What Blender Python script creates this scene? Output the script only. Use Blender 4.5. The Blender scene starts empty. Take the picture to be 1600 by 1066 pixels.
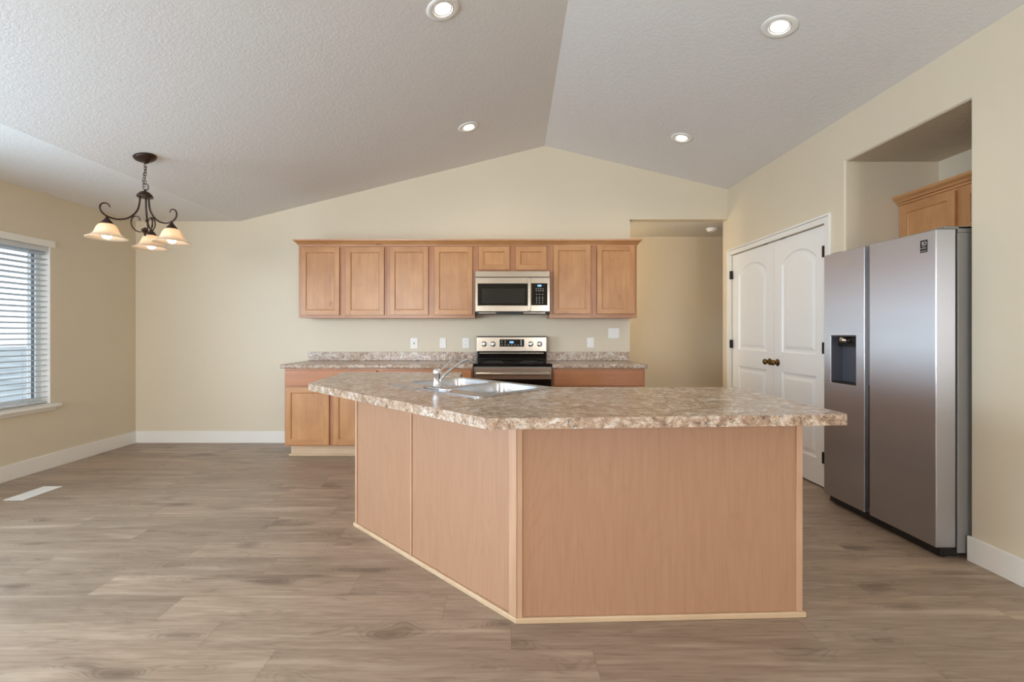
import bpy, bmesh, math, random
from mathutils import Vector, Matrix
random.seed(7)
PI = math.pi
SC = bpy.context.scene
COL = SC.collection

# ------------------------------------------------------------------ camera
F, CX, CY, H = 720.0, 785.0, 521.0, 1.22          # focal length and principal point for a 1600x1066 frame
cam_d = bpy.data.cameras.new('camera')
cam = bpy.data.objects.new('camera', cam_d); COL.objects.link(cam)
cam.location = (0, 0, H); cam.rotation_euler = (PI/2, 0, 0)
cam_d.sensor_fit = 'HORIZONTAL'; cam_d.sensor_width = 36.0
cam_d.lens = 36.0*F/1600.0
cam_d.shift_x = (800-CX)/1600.0; cam_d.shift_y = (CY-533)/1600.0
cam_d.clip_start = 0.05; cam_d.clip_end = 300
SC.camera = cam

# ------------------------------------------------------------------ view, world, daylight
SC.view_settings.view_transform = 'Standard'
SC.view_settings.look = 'None'
SC.view_settings.gamma = 1.0
SC.view_settings.use_curve_mapping = False
SC.view_settings.exposure = 0.03
SC.cycles.use_denoising = True
SC.cycles.max_bounces = 10
SC.cycles.diffuse_bounces = 7
SC.cycles.sample_clamp_indirect = 6.0
SC.cycles.caustics_reflective = False
SC.cycles.caustics_refractive = False

W = bpy.data.worlds.new('daylight_sky'); SC.world = W; W.use_nodes = True
nt = W.node_tree; nt.nodes.clear()
wo = nt.nodes.new('ShaderNodeOutputWorld'); bg = nt.nodes.new('ShaderNodeBackground')
tc = nt.nodes.new('ShaderNodeTexCoord'); sx = nt.nodes.new('ShaderNodeSeparateXYZ')
cr = nt.nodes.new('ShaderNodeValToRGB')
cr.color_ramp.elements[0].position = 0.0; cr.color_ramp.elements[0].color = (0.70, 0.80, 0.92, 1)
cr.color_ramp.elements[1].position = 0.35; cr.color_ramp.elements[1].color = (0.90, 0.96, 1.0, 1)
nt.links.new(tc.outputs['Generated'], sx.inputs[0]); nt.links.new(sx.outputs['Z'], cr.inputs[0])
nt.links.new(cr.outputs[0], bg.inputs['Color']); bg.inputs['Strength'].default_value = 2.3
nt.links.new(bg.outputs[0], wo.inputs[0])

def area(name, loc, rot, sx_, sy_, power, col):
    l = bpy.data.lights.new(name, 'AREA'); l.shape = 'RECTANGLE'; l.size = sx_; l.size_y = sy_
    l.energy = power; l.color = col
    o = bpy.data.objects.new(name, l); COL.objects.link(o); o.location = loc; o.rotation_euler = rot
    return o
# daylight by the side window; both rear panels are added to brighten the room
DAY = (0.60, 0.81, 1.0)
area('side_window_daylight', (-4.27, 1.20, 1.29), (0, -PI/2-0.15, 0), 1.38, 1.80, 160, DAY)
area('rear_fill', (-2.75, -3.44, 1.45), (PI/2+0.3, 0, 0), 2.1, 1.7, 178, (0.96, 0.97, 1.0))
area('rear_fill_narrow', (1.98, -3.44, 1.45), (PI/2+0.3, 0, 0), 0.8, 1.7, 68, (0.96, 0.97, 1.0))

# ------------------------------------------------------------------ node helpers
def mat(name):
    m = bpy.data.materials.new(name); m.use_nodes = True
    return m, m.node_tree, m.node_tree.nodes['Principled BSDF']
def N(nt, t, **kw):
    n = nt.nodes.new(t)
    for k, v in kw.items(): setattr(n, k, v)
    return n
def L(nt, a, b): nt.links.new(a, b)
def s2l(c):
    c = c/255.0
    return c/12.92 if c <= 0.04045 else ((c+0.055)/1.055)**2.4
def rgb(r, g, b): return (s2l(r), s2l(g), s2l(b), 1)
def plain(name, col, rough=0.5, metal=0.0, spec=0.5, coat=0.0):
    m, nt, p = mat(name)
    p.inputs['Base Color'].default_value = col; p.inputs['Roughness'].default_value = rough
    p.inputs['Metallic'].default_value = metal; p.inputs['Specular IOR Level'].default_value = spec
    p.inputs['Coat Weight'].default_value = coat
    return m
def mapping(nt, scale=(1,1,1), src='Object', rnd=False):
    t = N(nt, 'ShaderNodeTexCoord'); mp = N(nt, 'ShaderNodeMapping'); mp.inputs['Scale'].default_value = scale
    if rnd:
        oi = N(nt, 'ShaderNodeObjectInfo'); m = N(nt, 'ShaderNodeMath', operation='MULTIPLY'); m.inputs[1].default_value = 37.0
        L(nt, oi.outputs['Random'], m.inputs[0]); a = N(nt, 'ShaderNodeVectorMath', operation='ADD')
        L(nt, t.outputs[src], a.inputs[0]); L(nt, m.outputs[0], a.inputs[1]); L(nt, a.outputs[0], mp.inputs[0])
    else:
        L(nt, t.outputs[src], mp.inputs[0])
    return mp.outputs[0]
def noise(nt, vec, scale, detail=4, rough=0.55, dist=0.0):
    n = N(nt, 'ShaderNodeTexNoise'); n.inputs['Scale'].default_value = scale; n.inputs['Detail'].default_value = detail
    n.inputs['Roughness'].default_value = rough; n.inputs['Distortion'].default_value = dist
    L(nt, vec, n.inputs['Vector']); return n.outputs['Fac']
def ramp(nt, fac, stops):
    r = N(nt, 'ShaderNodeValToRGB'); e = r.color_ramp.elements
    while len(e) < len(stops): e.new(0.5)
    for i, (p, c) in enumerate(stops): e[i].position = p; e[i].color = c
    L(nt, fac, r.inputs[0]); return r.outputs[0]
def mix(nt, fac, a, b, mode='MIX'):
    m = N(nt, 'ShaderNodeMix', data_type='RGBA', blend_type=mode)
    for sock, v in ((m.inputs[0], fac), (m.inputs[6], a), (m.inputs[7], b)):
        if hasattr(v, 'is_output') or isinstance(v, bpy.types.NodeSocket): L(nt, v, sock)
        else: sock.default_value = v
    return m.outputs[2]
def bump(nt, p, h, strength, dist=0.002):
    b = N(nt, 'ShaderNodeBump'); b.inputs['Strength'].default_value = strength; b.inputs['Distance'].default_value = dist
    L(nt, h, b.inputs['Height']); L(nt, b.outputs[0], p.inputs['Normal'])

# ------------------------------------------------------------------ materials
def wall_paint(name, col, rough=0.5):
    m, nt, p = mat(name)
    v = mapping(nt)
    c = mix(nt, noise(nt, v, 1.3, 3), tuple(x*0.97 for x in col[:3])+(1,), tuple(min(1, x*1.03) for x in col[:3])+(1,))
    L(nt, c, p.inputs['Base Color']); p.inputs['Roughness'].default_value = rough
    p.inputs['Specular IOR Level'].default_value = 0.4
    bump(nt, p, noise(nt, v, 60, 3), 0.10, 0.001)
    return m
M = {}
M['wall'] = wall_paint('cream_wall_paint', rgb(218, 207, 185), 0.42)
m, nt, p = mat('textured_cream_paint')
v = mapping(nt)
p.inputs['Base Color'].default_value = rgb(206, 194, 172); p.inputs['Roughness'].default_value = 0.7
bump(nt, p, ramp(nt, noise(nt, v, 34, 4, 0.6, 1.2), [(0.46, (0,0,0,1)), (0.56, (1,1,1,1))]), 0.35, 0.004)
M['soffit'] = m
m, nt, p = mat('textured_ceiling_paint')
v = mapping(nt)
h1 = ramp(nt, noise(nt, v, 34, 4, 0.6, 1.2), [(0.46, (0,0,0,1)), (0.56, (1,1,1,1))])
p.inputs['Base Color'].default_value = rgb(226, 225, 224); p.inputs['Roughness'].default_value = 0.75
bump(nt, p, h1, 0.22, 0.004)
M['ceiling'] = m
M['white_trim'] = plain('white_trim_paint', rgb(236, 234, 228), 0.35)
M['white_door'] = plain('white_door_paint', rgb(240, 240, 238), 0.30)
M['white_plastic'] = plain('white_plastic', rgb(240, 239, 235), 0.35)
M['vinyl'] = plain('white_vinyl', rgb(228, 232, 232), 0.4)
M['slat'] = plain('white_blind_slat', rgb(206, 211, 215), 0.4)

def wood(name, light, mid, dark, axis='z', knots=True, rough=0.33):
    m, nt, p = mat(name)
    st = {'z': (14, 14, 0.9), 'x': (0.9, 14, 14), 'y': (14, 0.9, 14)}[axis]
    v = mapping(nt, st, rnd=True)
    g = noise(nt, v, 3.0, 6, 0.6, 0.25)
    col = ramp(nt, g, [(0.28, mid), (0.72, light)])
    v2 = mapping(nt, tuple(1.0 if s > 1 else 0.55 for s in st), rnd=True)
    blotch = ramp(nt, noise(nt, v2, 5.5, 3, 0.5), [(0.35, (0,0,0,1)), (0.75, (1,1,1,1))])
    col = mix(nt, N_mul(nt, blotch, 0.55), col, dark)
    if knots:
        v3 = mapping(nt, tuple(1.0 if s > 1 else 0.5 for s in st), rnd=True)
        k = ramp(nt, noise(nt, v3, 13.0, 2, 0.5), [(0.66, (0,0,0,1)), (0.78, (1,1,1,1))])
        col = mix(nt, N_mul(nt, k, 0.45), col, tuple(x*0.55 for x in dark[:3])+(1,))
    L(nt, col, p.inputs['Base Color']); p.inputs['Roughness'].default_value = rough
    p.inputs['Coat Weight'].default_value = 0.15; p.inputs['Coat Roughness'].default_value = 0.25
    bump(nt, p, g, 0.05, 0.001)
    return m
def N_mul(nt, s, k):
    n = N(nt, 'ShaderNodeMath', operation='MULTIPLY'); n.inputs[1].default_value = k; L(nt, s, n.inputs[0]); return n.outputs[0]
HON = (rgb(202, 151, 101), rgb(187, 134, 85), rgb(154, 98, 57))
M['wood_v'] = wood('honey_maple_upright', *HON, axis='z')
M['wood_h'] = wood('honey_maple_level', *HON, axis='x')
M['wood_hy'] = wood('honey_maple_level_side', *HON, axis='y')
REDD = (rgb(190, 130, 86), rgb(176, 112, 70), rgb(154, 92, 54))
M['wood_frame_v'] = wood('maple_face_frame_upright', rgb(188,136,94), rgb(176,120,80), rgb(150,94,60), axis='z', knots=False)
M['wood_frame_h'] = wood('maple_face_frame_level', rgb(188,136,94), rgb(176,120,80), rgb(150,94,60), axis='x', knots=False)
M['wood_drawer'] = wood('reddish_maple_drawer', *REDD, axis='x', knots=False)
M['wood_raw'] = wood('pale_maple_trim', rgb(214, 190, 158), rgb(200, 172, 138), rgb(184, 150, 116), axis='x', knots=False, rough=0.5)
M['wood_raw_v'] = wood('pale_maple_batten', rgb(200, 164, 136), rgb(188, 150, 120), rgb(172, 130, 100), axis='z', knots=False, rough=0.5)

# island panel: smooth pinkish maple veneer with faint cathedral figure
m, nt, p = mat('maple_veneer_panel')
v = mapping(nt, (2.2, 2.2, 0.35), rnd=True)
wv = N(nt, 'ShaderNodeTexNoise'); wv.inputs['Scale'].default_value = 1.6; wv.inputs['Detail'].default_value = 2; L(nt, v, wv.inputs['Vector'])
rings = N(nt, 'ShaderNodeMath', operation='MULTIPLY'); rings.inputs[1].default_value = 22.0; L(nt, wv.outputs['Fac'], rings.inputs[0])
fr = N(nt, 'ShaderNodeMath', operation='PINGPONG'); fr.inputs[1].default_value = 0.5; L(nt, rings.outputs[0], fr.inputs[0])
r1 = ramp(nt, fr.outputs[0], [(0.0, (1,1,1,1)), (0.22, (0,0,0,1))])
vf = mapping(nt, (22, 22, 1.0), rnd=True)
fine = noise(nt, vf, 3.5, 5, 0.6)
col = ramp(nt, fine, [(0.3, rgb(170, 130, 101)), (0.7, rgb(177, 138, 110))])
col = mix(nt, N_mul(nt, r1, 0.16), col, rgb(154, 113, 84))
L(nt, col, p.inputs['Base Color']); p.inputs['Roughness'].default_value = 0.38
p.inputs['Coat Weight'].default_value = 0.1; p.inputs['Coat Roughness'].default_value = 0.3
M['panel'] = m

# laminate worktop with granite figure
m, nt, p = mat('granite_laminate')
v = mapping(nt, (1, 1, 1), src='Object')
n1 = noise(nt, v, 14.0, 6, 0.66, 1.2)
n2 = noise(nt, v, 62.0, 5, 0.68, 0.7)
n3 = noise(nt, v, 150.0, 3, 0.6, 0.3)
c = ramp(nt, n1, [(0.30, rgb(138, 112, 94)), (0.44, rgb(174, 146, 121)), (0.54, rgb(194, 173, 152)), (0.66, rgb(220, 213, 206))])
d = ramp(nt, n2, [(0.36, (1,1,1,1)), (0.48, (0,0,0,1))])
c = mix(nt, N_mul(nt, d, 0.75), c, rgb(88, 76, 74))
w = ramp(nt, n2, [(0.56, (0,0,0,1)), (0.68, (1,1,1,1))])
c = mix(nt, N_mul(nt, w, 0.6), c, rgb(232, 226, 219))
e = ramp(nt, n3, [(0.36, (1,1,1,1)), (0.46, (0,0,0,1))])
c = mix(nt, N_mul(nt, e, 0.45), c, rgb(64, 56, 56))
L(nt, c, p.inputs['Base Color']); p.inputs['Roughness'].default_value = 0.24; p.inputs['Specular IOR Level'].default_value = 0.5
M['laminate'] = m

# vinyl plank floor (every plank has its own tone value in the mesh attribute 'tone')
m, nt, p = mat('vinyl_plank_floor')
uv = N(nt, 'ShaderNodeUVMap'); uv.uv_map = 'plank'
at_ = N(nt, 'ShaderNodeAttribute'); at_.attribute_name = 'tone'
sep = N(nt, 'ShaderNodeSeparateXYZ'); L(nt, uv.outputs[0], sep.inputs[0])
cmb = N(nt, 'ShaderNodeCombineXYZ'); L(nt, sep.outputs[0], cmb.inputs[0]); L(nt, sep.outputs[1], cmb.inputs[1])
zz = N(nt, 'ShaderNodeMath', operation='MULTIPLY'); zz.inputs[1].default_value = 61.0
L(nt, at_.outputs['Fac'], zz.inputs[0]); L(nt, zz.outputs[0], cmb.inputs[2])
def smap(scale):
    mp = N(nt, 'ShaderNodeMapping'); mp.inputs['Scale'].default_value = scale; L(nt, cmb.outputs[0], mp.inputs[0]); return mp.outputs[0]
fine = noise(nt, smap((1.6, 30, 1)), 3.0, 7, 0.65, 0.3)
band = noise(nt, smap((0.9, 7, 1)), 1.5, 4, 0.55, 0.6)
cath = N(nt, 'ShaderNodeTexNoise'); cath.inputs['Scale'].default_value = 1.0; cath.inputs['Detail'].default_value = 1.0
L(nt, smap((2.6, 7.0, 1)), cath.inputs['Vector'])
cm = N(nt, 'ShaderNodeMath', operation='MULTIPLY'); cm.inputs[1].default_value = 26.0; L(nt, cath.outputs['Fac'], cm.inputs[0])
cp = N(nt, 'ShaderNodeMath', operation='PINGPONG'); cp.inputs[1].default_value = 0.5; L(nt, cm.outputs[0], cp.inputs[0])
cr1 = ramp(nt, cp.outputs[0], [(0.0, (1,1,1,1)), (0.30, (0,0,0,1))])
cmask = ramp(nt, cath.outputs['Fac'], [(0.56, (0,0,0,1)), (0.70, (1,1,1,1))])
cmul = N(nt, 'ShaderNodeMath', operation='MULTIPLY'); L(nt, cr1, cmul.inputs[0]); L(nt, cmask, cmul.inputs[1])
knot = ramp(nt, cath.outputs['Fac'], [(0.66, (0,0,0,1)), (0.80, (1,1,1,1))])
c = ramp(nt, fine, [(0.28, rgb(143, 124, 106)), (0.72, rgb(179, 159, 140))])
bd = ramp(nt, band, [(0.40, (0,0,0,1)), (0.75, (1,1,1,1))])
c = mix(nt, N_mul(nt, bd, 0.50), c, rgb(124, 105, 88))
c = mix(nt, N_mul(nt, knot, 0.75), c, rgb(98, 82, 69))
c = mix(nt, N_mul(nt, cmul.outputs[0], 0.5), c, rgb(104, 88, 75))
stk = ramp(nt, noise(nt, smap((2.2, 16, 1)), 2.2, 5, 0.6, 0.9), [(0.56, (0,0,0,1)), (0.74, (1,1,1,1))])
c = mix(nt, N_mul(nt, stk, 0.55), c, rgb(106, 88, 72))
lit = ramp(nt, noise(nt, smap((1.1, 9, 1)), 1.7, 3, 0.5, 0.4), [(0.54, (0,0,0,1)), (0.72, (1,1,1,1))])
c = mix(nt, N_mul(nt, lit, 0.5), c, rgb(196, 178, 158))
tone = N(nt, 'ShaderNodeMapRange'); tone.inputs[3].default_value = 0.90; tone.inputs[4].default_value = 1.12; L(nt, at_.outputs['Fac'], tone.inputs[0])
hs = N(nt, 'ShaderNodeHueSaturation'); L(nt, tone.outputs[0], hs.inputs['Value']); L(nt, c, hs.inputs['Color'])
L(nt, hs.outputs[0], p.inputs['Base Color']); p.inputs['Roughness'].default_value = 0.38; p.inputs['Specular IOR Level'].default_value = 0.4
bump(nt, p, fine, 0.06, 0.001)
M['floor'] = m

def steel(name, col, rough, aniso=0.0, rot=0.0, streak=(0.6, 0.6, 60)):
    m, nt, p = mat(name)
    p.inputs['Metallic'].default_value = 1.0
    v = mapping(nt, streak)
    g = noise(nt, v, 6, 3)
    c = mix(nt, g, tuple(x*0.95 for x in col[:3])+(1,), tuple(min(1, x*1.05) for x in col[:3])+(1,))
    L(nt, c, p.inputs['Base Color']); p.inputs['Roughness'].default_value = rough
    if aniso:
        p.inputs['Anisotropic'].default_value = aniso; p.inputs['Anisotropic Rotation'].default_value = rot
        t = N(nt, 'ShaderNodeTangent', direction_type='RADIAL', axis='Z'); L(nt, t.outputs[0], p.inputs['Tangent'])
    return m
M['steel'] = steel('brushed_stainless', rgb(188, 178, 164), 0.22, 0.5, 0.0)
M['fridge_steel'] = steel('fridge_brushed_stainless', rgb(192, 191, 195), 0.35, 0.94, 0.0)
M['sink_steel'] = steel('sink_stainless', rgb(206, 206, 208), 0.26)
M['chrome'] = plain('chrome', rgb(225, 225, 228), 0.08, 1.0)
M['grey_metal'] = plain('grey_painted_metal', rgb(132, 130, 126), 0.45, 0.2)
M['black_gloss'] = plain('black_glass', rgb(10, 10, 11), 0.06)
M['gasket'] = plain('slate_gasket', rgb(84, 94, 104), 0.5)
M['black'] = plain('black_plastic', rgb(16, 16, 17), 0.4)
M['dark_window'] = plain('dark_oven_glass', rgb(34, 34, 33), 0.12)
M['dispenser_grey'] = plain('slate_grey_plastic', rgb(80, 83, 92), 0.3)
M['pale_slate'] = plain('pale_slate_plastic', rgb(160, 168, 182), 0.3)
M['bronze'] = plain('oil_rubbed_bronze', rgb(62, 44, 36), 0.38, 0.6)
M['brass'] = plain('antique_brass', rgb(120, 92, 52), 0.25, 1.0)
M['hinge'] = plain('dark_hinge_metal', rgb(52, 48, 44), 0.4, 0.8)
def emit(name, col, st):
    m, nt, p = mat(name); p.inputs['Base Color'].default_value = col
    p.inputs['Emission Color'].default_value = col; p.inputs['Emission Strength'].default_value = st; return m
M['lamp_lens'] = emit('lit_lamp_lens', (1.0, 0.93, 0.80, 1), 6.0)
M['bulb'] = emit('lit_bulb', (1.0, 0.86, 0.66, 1), 9.0)
M['display'] = emit('blue_display', rgb(120, 170, 230), 0.9)
M['icon'] = plain('white_print', rgb(190, 190, 190), 0.5)
m, nt, p = mat('alabaster_glass_shade')
v = mapping(nt); c = mix(nt, noise(nt, v, 14, 4, 0.6, 1.0), rgb(238, 214, 184), rgb(250, 240, 224))
L(nt, c, p.inputs['Base Color']); p.inputs['Roughness'].default_value = 0.25
tr = N(nt, 'ShaderNodeBsdfTranslucent'); L(nt, c, tr.inputs['Color'])
mx = N(nt, 'ShaderNodeMixShader'); mx.inputs[0].default_value = 0.45
L(nt, p.outputs[0], mx.inputs[1]); L(nt, tr.outputs[0], mx.inputs[2])
L(nt, mx.outputs[0], nt.nodes['Material Output'].inputs[0])
M['shade'] = m
m, nt, p = mat('window_glass')
t1 = N(nt, 'ShaderNodeBsdfTransparent'); g1 = N(nt, 'ShaderNodeBsdfGlossy'); g1.inputs['Roughness'].default_value = 0.02
mx = N(nt, 'ShaderNodeMixShader'); mx.inputs[0].default_value = 0.05
L(nt, t1.outputs[0], mx.inputs[1]); L(nt, g1.outputs[0], mx.inputs[2]); L(nt, mx.outputs[0], nt.nodes['Material Output'].inputs[0])
M['glass'] = m
m, nt, p = mat('pale_yard')
v = mapping(nt); c = ramp(nt, noise(nt, v, 0.8, 5), [(0.35, rgb(104, 118, 126)), (0.65, rgb(150, 160, 166))])
L(nt, c, p.inputs['Base Color']); p.inputs['Roughness'].default_value = 0.9
M['yard'] = m

# ------------------------------------------------------------------ mesh builder
class MB:
    def __init__(s): s.bm = bmesh.new(); s.smooth = set()
    def _merge(s, bm2, mi=0, smooth=False):
        for f in bm2.faces: f.material_index = mi; f.smooth = smooth
        me = bpy.data.meshes.new('t'); bm2.to_mesh(me); bm2.free(); s.bm.from_mesh(me); bpy.data.meshes.remove(me)
    def box(s, x0, x1, y0, y1, z0, z1, bev=0.0, mi=0, mtx=None, segs=2):
        b = bmesh.new(); bmesh.ops.create_cube(b, size=1.0)
        for v in b.verts:
            v.co = Vector((x0+(v.co.x+.5)*(x1-x0), y0+(v.co.y+.5)*(y1-y0), z0+(v.co.z+.5)*(z1-z0)))
        if bev > 0: bmesh.ops.bevel(b, geom=b.edges[:], offset=bev, segments=segs, affect='EDGES', profile=0.5)
        if mtx: bmesh.ops.transform(b, matrix=mtx, verts=b.verts)
        bmesh.ops.recalc_face_normals(b, faces=b.faces)
        s._merge(b, mi); return s
    def prism(s, poly, a0, a1, axis='z', holes=(), mi=0, mtx=None, caps=True):
        b = bmesh.new()
        def P(p, a):
            return {'z': (p[0], p[1], a), 'y': (p[0], a, p[1]), 'x': (a, p[0], p[1])}[axis]
        for a in (a0, a1):
            es = []
            for lp in [poly]+list(holes):
                vs = [b.verts.new(P(p, a)) for p in lp]
                es += [b.edges.new((vs[i], vs[(i+1) % len(vs)])) for i in range(len(vs))]
            if caps:
                bmesh.ops.triangle_fill(b, use_beauty=True, use_dissolve=False, edges=es)
        b.verts.ensure_lookup_table()
        n = len(b.verts)//2; k = 0
        for lp in [poly]+list(holes):
            m_ = len(lp)
            for i in range(m_):
                j = (i+1) % m_
                b.faces.new((b.verts[k+i], b.verts[k+j], b.verts[n+k+j], b.verts[n+k+i]))
            k += m_
        bmesh.ops.dissolve_limit(b, angle_limit=0.002, verts=b.verts, edges=b.edges) if not holes else None
        if mtx: bmesh.ops.transform(b, matrix=mtx, verts=b.verts)
        bmesh.ops.recalc_face_normals(b, faces=b.faces)
        s._merge(b, mi); return s
    def tube(s, path, r, n=10, closed=False, mi=0, mtx=None):
        b = bmesh.new(); pts = [Vector(p) for p in path]; rings = []
        m_ = len(pts); rr = r if isinstance(r, (list, tuple)) else [r]*m_
        prev = None
        for i, p in enumerate(pts):
            if closed: t = pts[(i+1) % m_]-pts[i-1]
            else: t = pts[min(i+1, m_-1)]-pts[max(i-1, 0)]
            t.normalize()
            if prev is None:
                u = t.orthogonal().normalized()
            else:
                u = prev-t*prev.dot(t)
                u = u.normalized() if u.length > 1e-6 else t.orthogonal().normalized()
            prev = u; w = t.cross(u)
            rings.append([b.verts.new(p+(u*math.cos(2*PI*k/n)+w*math.sin(2*PI*k/n))*rr[i]) for k in range(n)])
        for i in range(m_ if closed else m_-1):
            A, B = rings[i], rings[(i+1) % m_]
            for k in range(n): b.faces.new((A[k], A[(k+1) % n], B[(k+1) % n], B[k]))
        if not closed:
            b.faces.new(rings[0][::-1]); b.faces.new(rings[-1])
        if mtx: bmesh.ops.transform(b, matrix=mtx, verts=b.verts)
        bmesh.ops.recalc_face_normals(b, faces=b.faces)
        s._merge(b, mi, True); return s
    def lathe(s, prof, mtx=None, n=32, mi=0, smooth=True, close=False):
        b = bmesh.new(); rings = []
        for r, z in prof:
            if r < 1e-6: rings.append([b.verts.new((0, 0, z))])
            else: rings.append([b.verts.new((r*math.cos(2*PI*k/n), r*math.sin(2*PI*k/n), z)) for k in range(n)])
        pr = list(zip(rings, rings[1:]))
        if close: pr.append((rings[-1], rings[0]))
        for A, B in pr:
            for k in range(n):
                j = (k+1) % n
                if len(A) == 1 and len(B) == 1: continue
                if len(A) == 1: b.faces.new((A[0], B[k], B[j]))
                elif len(B) == 1: b.faces.new((A[k], A[j], B[0]))
                else: b.faces.new((A[k], A[j], B[j], B[k]))
        if mtx: bmesh.ops.transform(b, matrix=mtx, verts=b.verts)
        bmesh.ops.recalc_face_normals(b, faces=b.faces)
        s._merge(b, mi, smooth); return s
    def loft(s, loops, mi=0, cap0=False, cap1=True, smooth=False, mtx=None):
        b = bmesh.new(); R = [[b.verts.new(p) for p in lp] for lp in loops]
        for A, B in zip(R, R[1:]):
            n = len(A)
            for k in range(n): b.faces.new((A[k], A[(k+1) % n], B[(k+1) % n], B[k]))
        if cap0: b.faces.new(R[0])
        if cap1: b.faces.new(R[-1])
        if mtx: bmesh.ops.transform(b, matrix=mtx, verts=b.verts)
        bmesh.ops.recalc_face_normals(b, faces=b.faces)
        s._merge(b, mi, smooth); return s
    def build(s, name, mats, parent=None, origin=None, bevel=0.0, bsegs=2, angle=40):
        me = bpy.data.meshes.new(name)
        if origin is None:
            xs = [v.co for v in s.bm.verts]
            lo = Vector((min(c.x for c in xs), min(c.y for c in xs), min(c.z for c in xs)))
            hi = Vector((max(c.x for c in xs), max(c.y for c in xs), max(c.z for c in xs)))
            origin = (lo+hi)/2
        origin = Vector(origin)
        for v in s.bm.verts: v.co -= origin
        s.bm.to_mesh(me); s.bm.free()
        for mm in (mats if isinstance(mats, (list, tuple)) else [mats]): me.materials.append(M[mm])
        o = bpy.data.objects.new(name, me); COL.objects.link(o)
        if parent:
            o.parent = parent; o.location = origin-worldloc(parent)
        else: o.location = origin
        if bevel:
            md = o.modifiers.new('rounded_edges', 'BEVEL'); md.width = bevel; md.segments = bsegs
            md.limit_method = 'ANGLE'; md.angle_limit = math.radians(angle)
        return o
def worldloc(o):
    v = Vector(o.location)
    while o.parent: o = o.parent; v += o.location
    return v
def tag(o, label=None, cat=None, group=None, kind=None):
    if label: o['label'] = label
    if cat: o['category'] = cat
    if group: o['group'] = group
    if kind: o['kind'] = kind
    return o
def thing(name, loc, label, cat, group=None):
    o = bpy.data.objects.new(name, None); o.empty_display_size = 0.1; COL.objects.link(o); o.location = loc
    return tag(o, label, cat, group)
def rect(x0, x1, y0, y1): return [(x0, y0), (x1, y0), (x1, y1), (x0, y1)]
def rrect(x0, x1, y0, y1, r, n=6):
    out = []
    for cx, cy, a0 in ((x1-r, y0+r, -PI/2), (x1-r, y1-r, 0), (x0+r, y1-r, PI/2), (x0+r, y0+r, PI)):
        for k in range(n+1):
            a = a0+k*PI/2/n; out.append((cx+r*math.cos(a), cy+r*math.sin(a)))
    return out
def round_poly(pts, radii, n=6):
    out = []; m_ = len(pts)
    for i, p in enumerate(pts):
        r = radii[i]
        if r <= 0: out.append(p); continue
        P = Vector(p); A = (Vector(pts[i-1])-P).normalized(); B = (Vector(pts[(i+1) % m_])-P).normalized()
        ang = A.angle(B); d = r/math.tan(ang/2); c = P+(A+B).normalized()*(r/math.sin(ang/2))
        s_, e_ = P+A*d-c, P+B*d-c
        a0 = math.atan2(s_.y, s_.x); a1 = math.atan2(e_.y, e_.x); da = (a1-a0+PI) % (2*PI)-PI
        for k in range(n+1):
            a = a0+da*k/n; out.append((c.x+r*math.cos(a), c.y+r*math.sin(a)))
    return out
def inset(poly, d):
    out = []; m_ = len(poly)
    ar = sum(poly[i][0]*poly[(i+1) % m_][1]-poly[(i+1) % m_][0]*poly[i][1] for i in range(m_))
    sg = 1 if ar > 0 else -1
    for i in range(m_):
        P = Vector(poly[i]); a = (P-Vector(poly[i-1])).normalized(); b = (Vector(poly[(i+1) % m_])-P).normalized()
        na = Vector((-a.y, a.x))*sg; nb = Vector((-b.y, b.x))*sg
        k = (na+nb); k = k/max(1e-6, 1+na.dot(nb)); q = P+k*d; out.append((q.x, q.y))
    return out
def local(o, u, v=None):
    """matrix with x axis along u (in plan), y axis along v (in plan), z up, origin at o"""
    u = Vector((u[0], u[1], 0)).normalized(); v = Vector((-u.y, u.x, 0)) if v is None else Vector((v[0], v[1], 0)).normalized()
    return Matrix(((u.x, v.x, 0, o[0]), (u.y, v.y, 0, o[1]), (0, 0, 1, o[2]), (0, 0, 0, 1)))

# ------------------------------------------------------------------ the room
D = 5.137; XL = -4.088; XR = 2.511; YR = -3.3
RZ = 3.31; SKEW = 0.0258
def rx(Y): return 0.471-SKEW*(D-Y)
SL, SR = 0.2477, 0.238
CREASE = (RZ-2.469)/SL
def ceil_z(X, Y): return RZ-SL*(rx(Y)-X) if X < rx(Y) else RZ-SR*(X-rx(Y))

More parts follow.
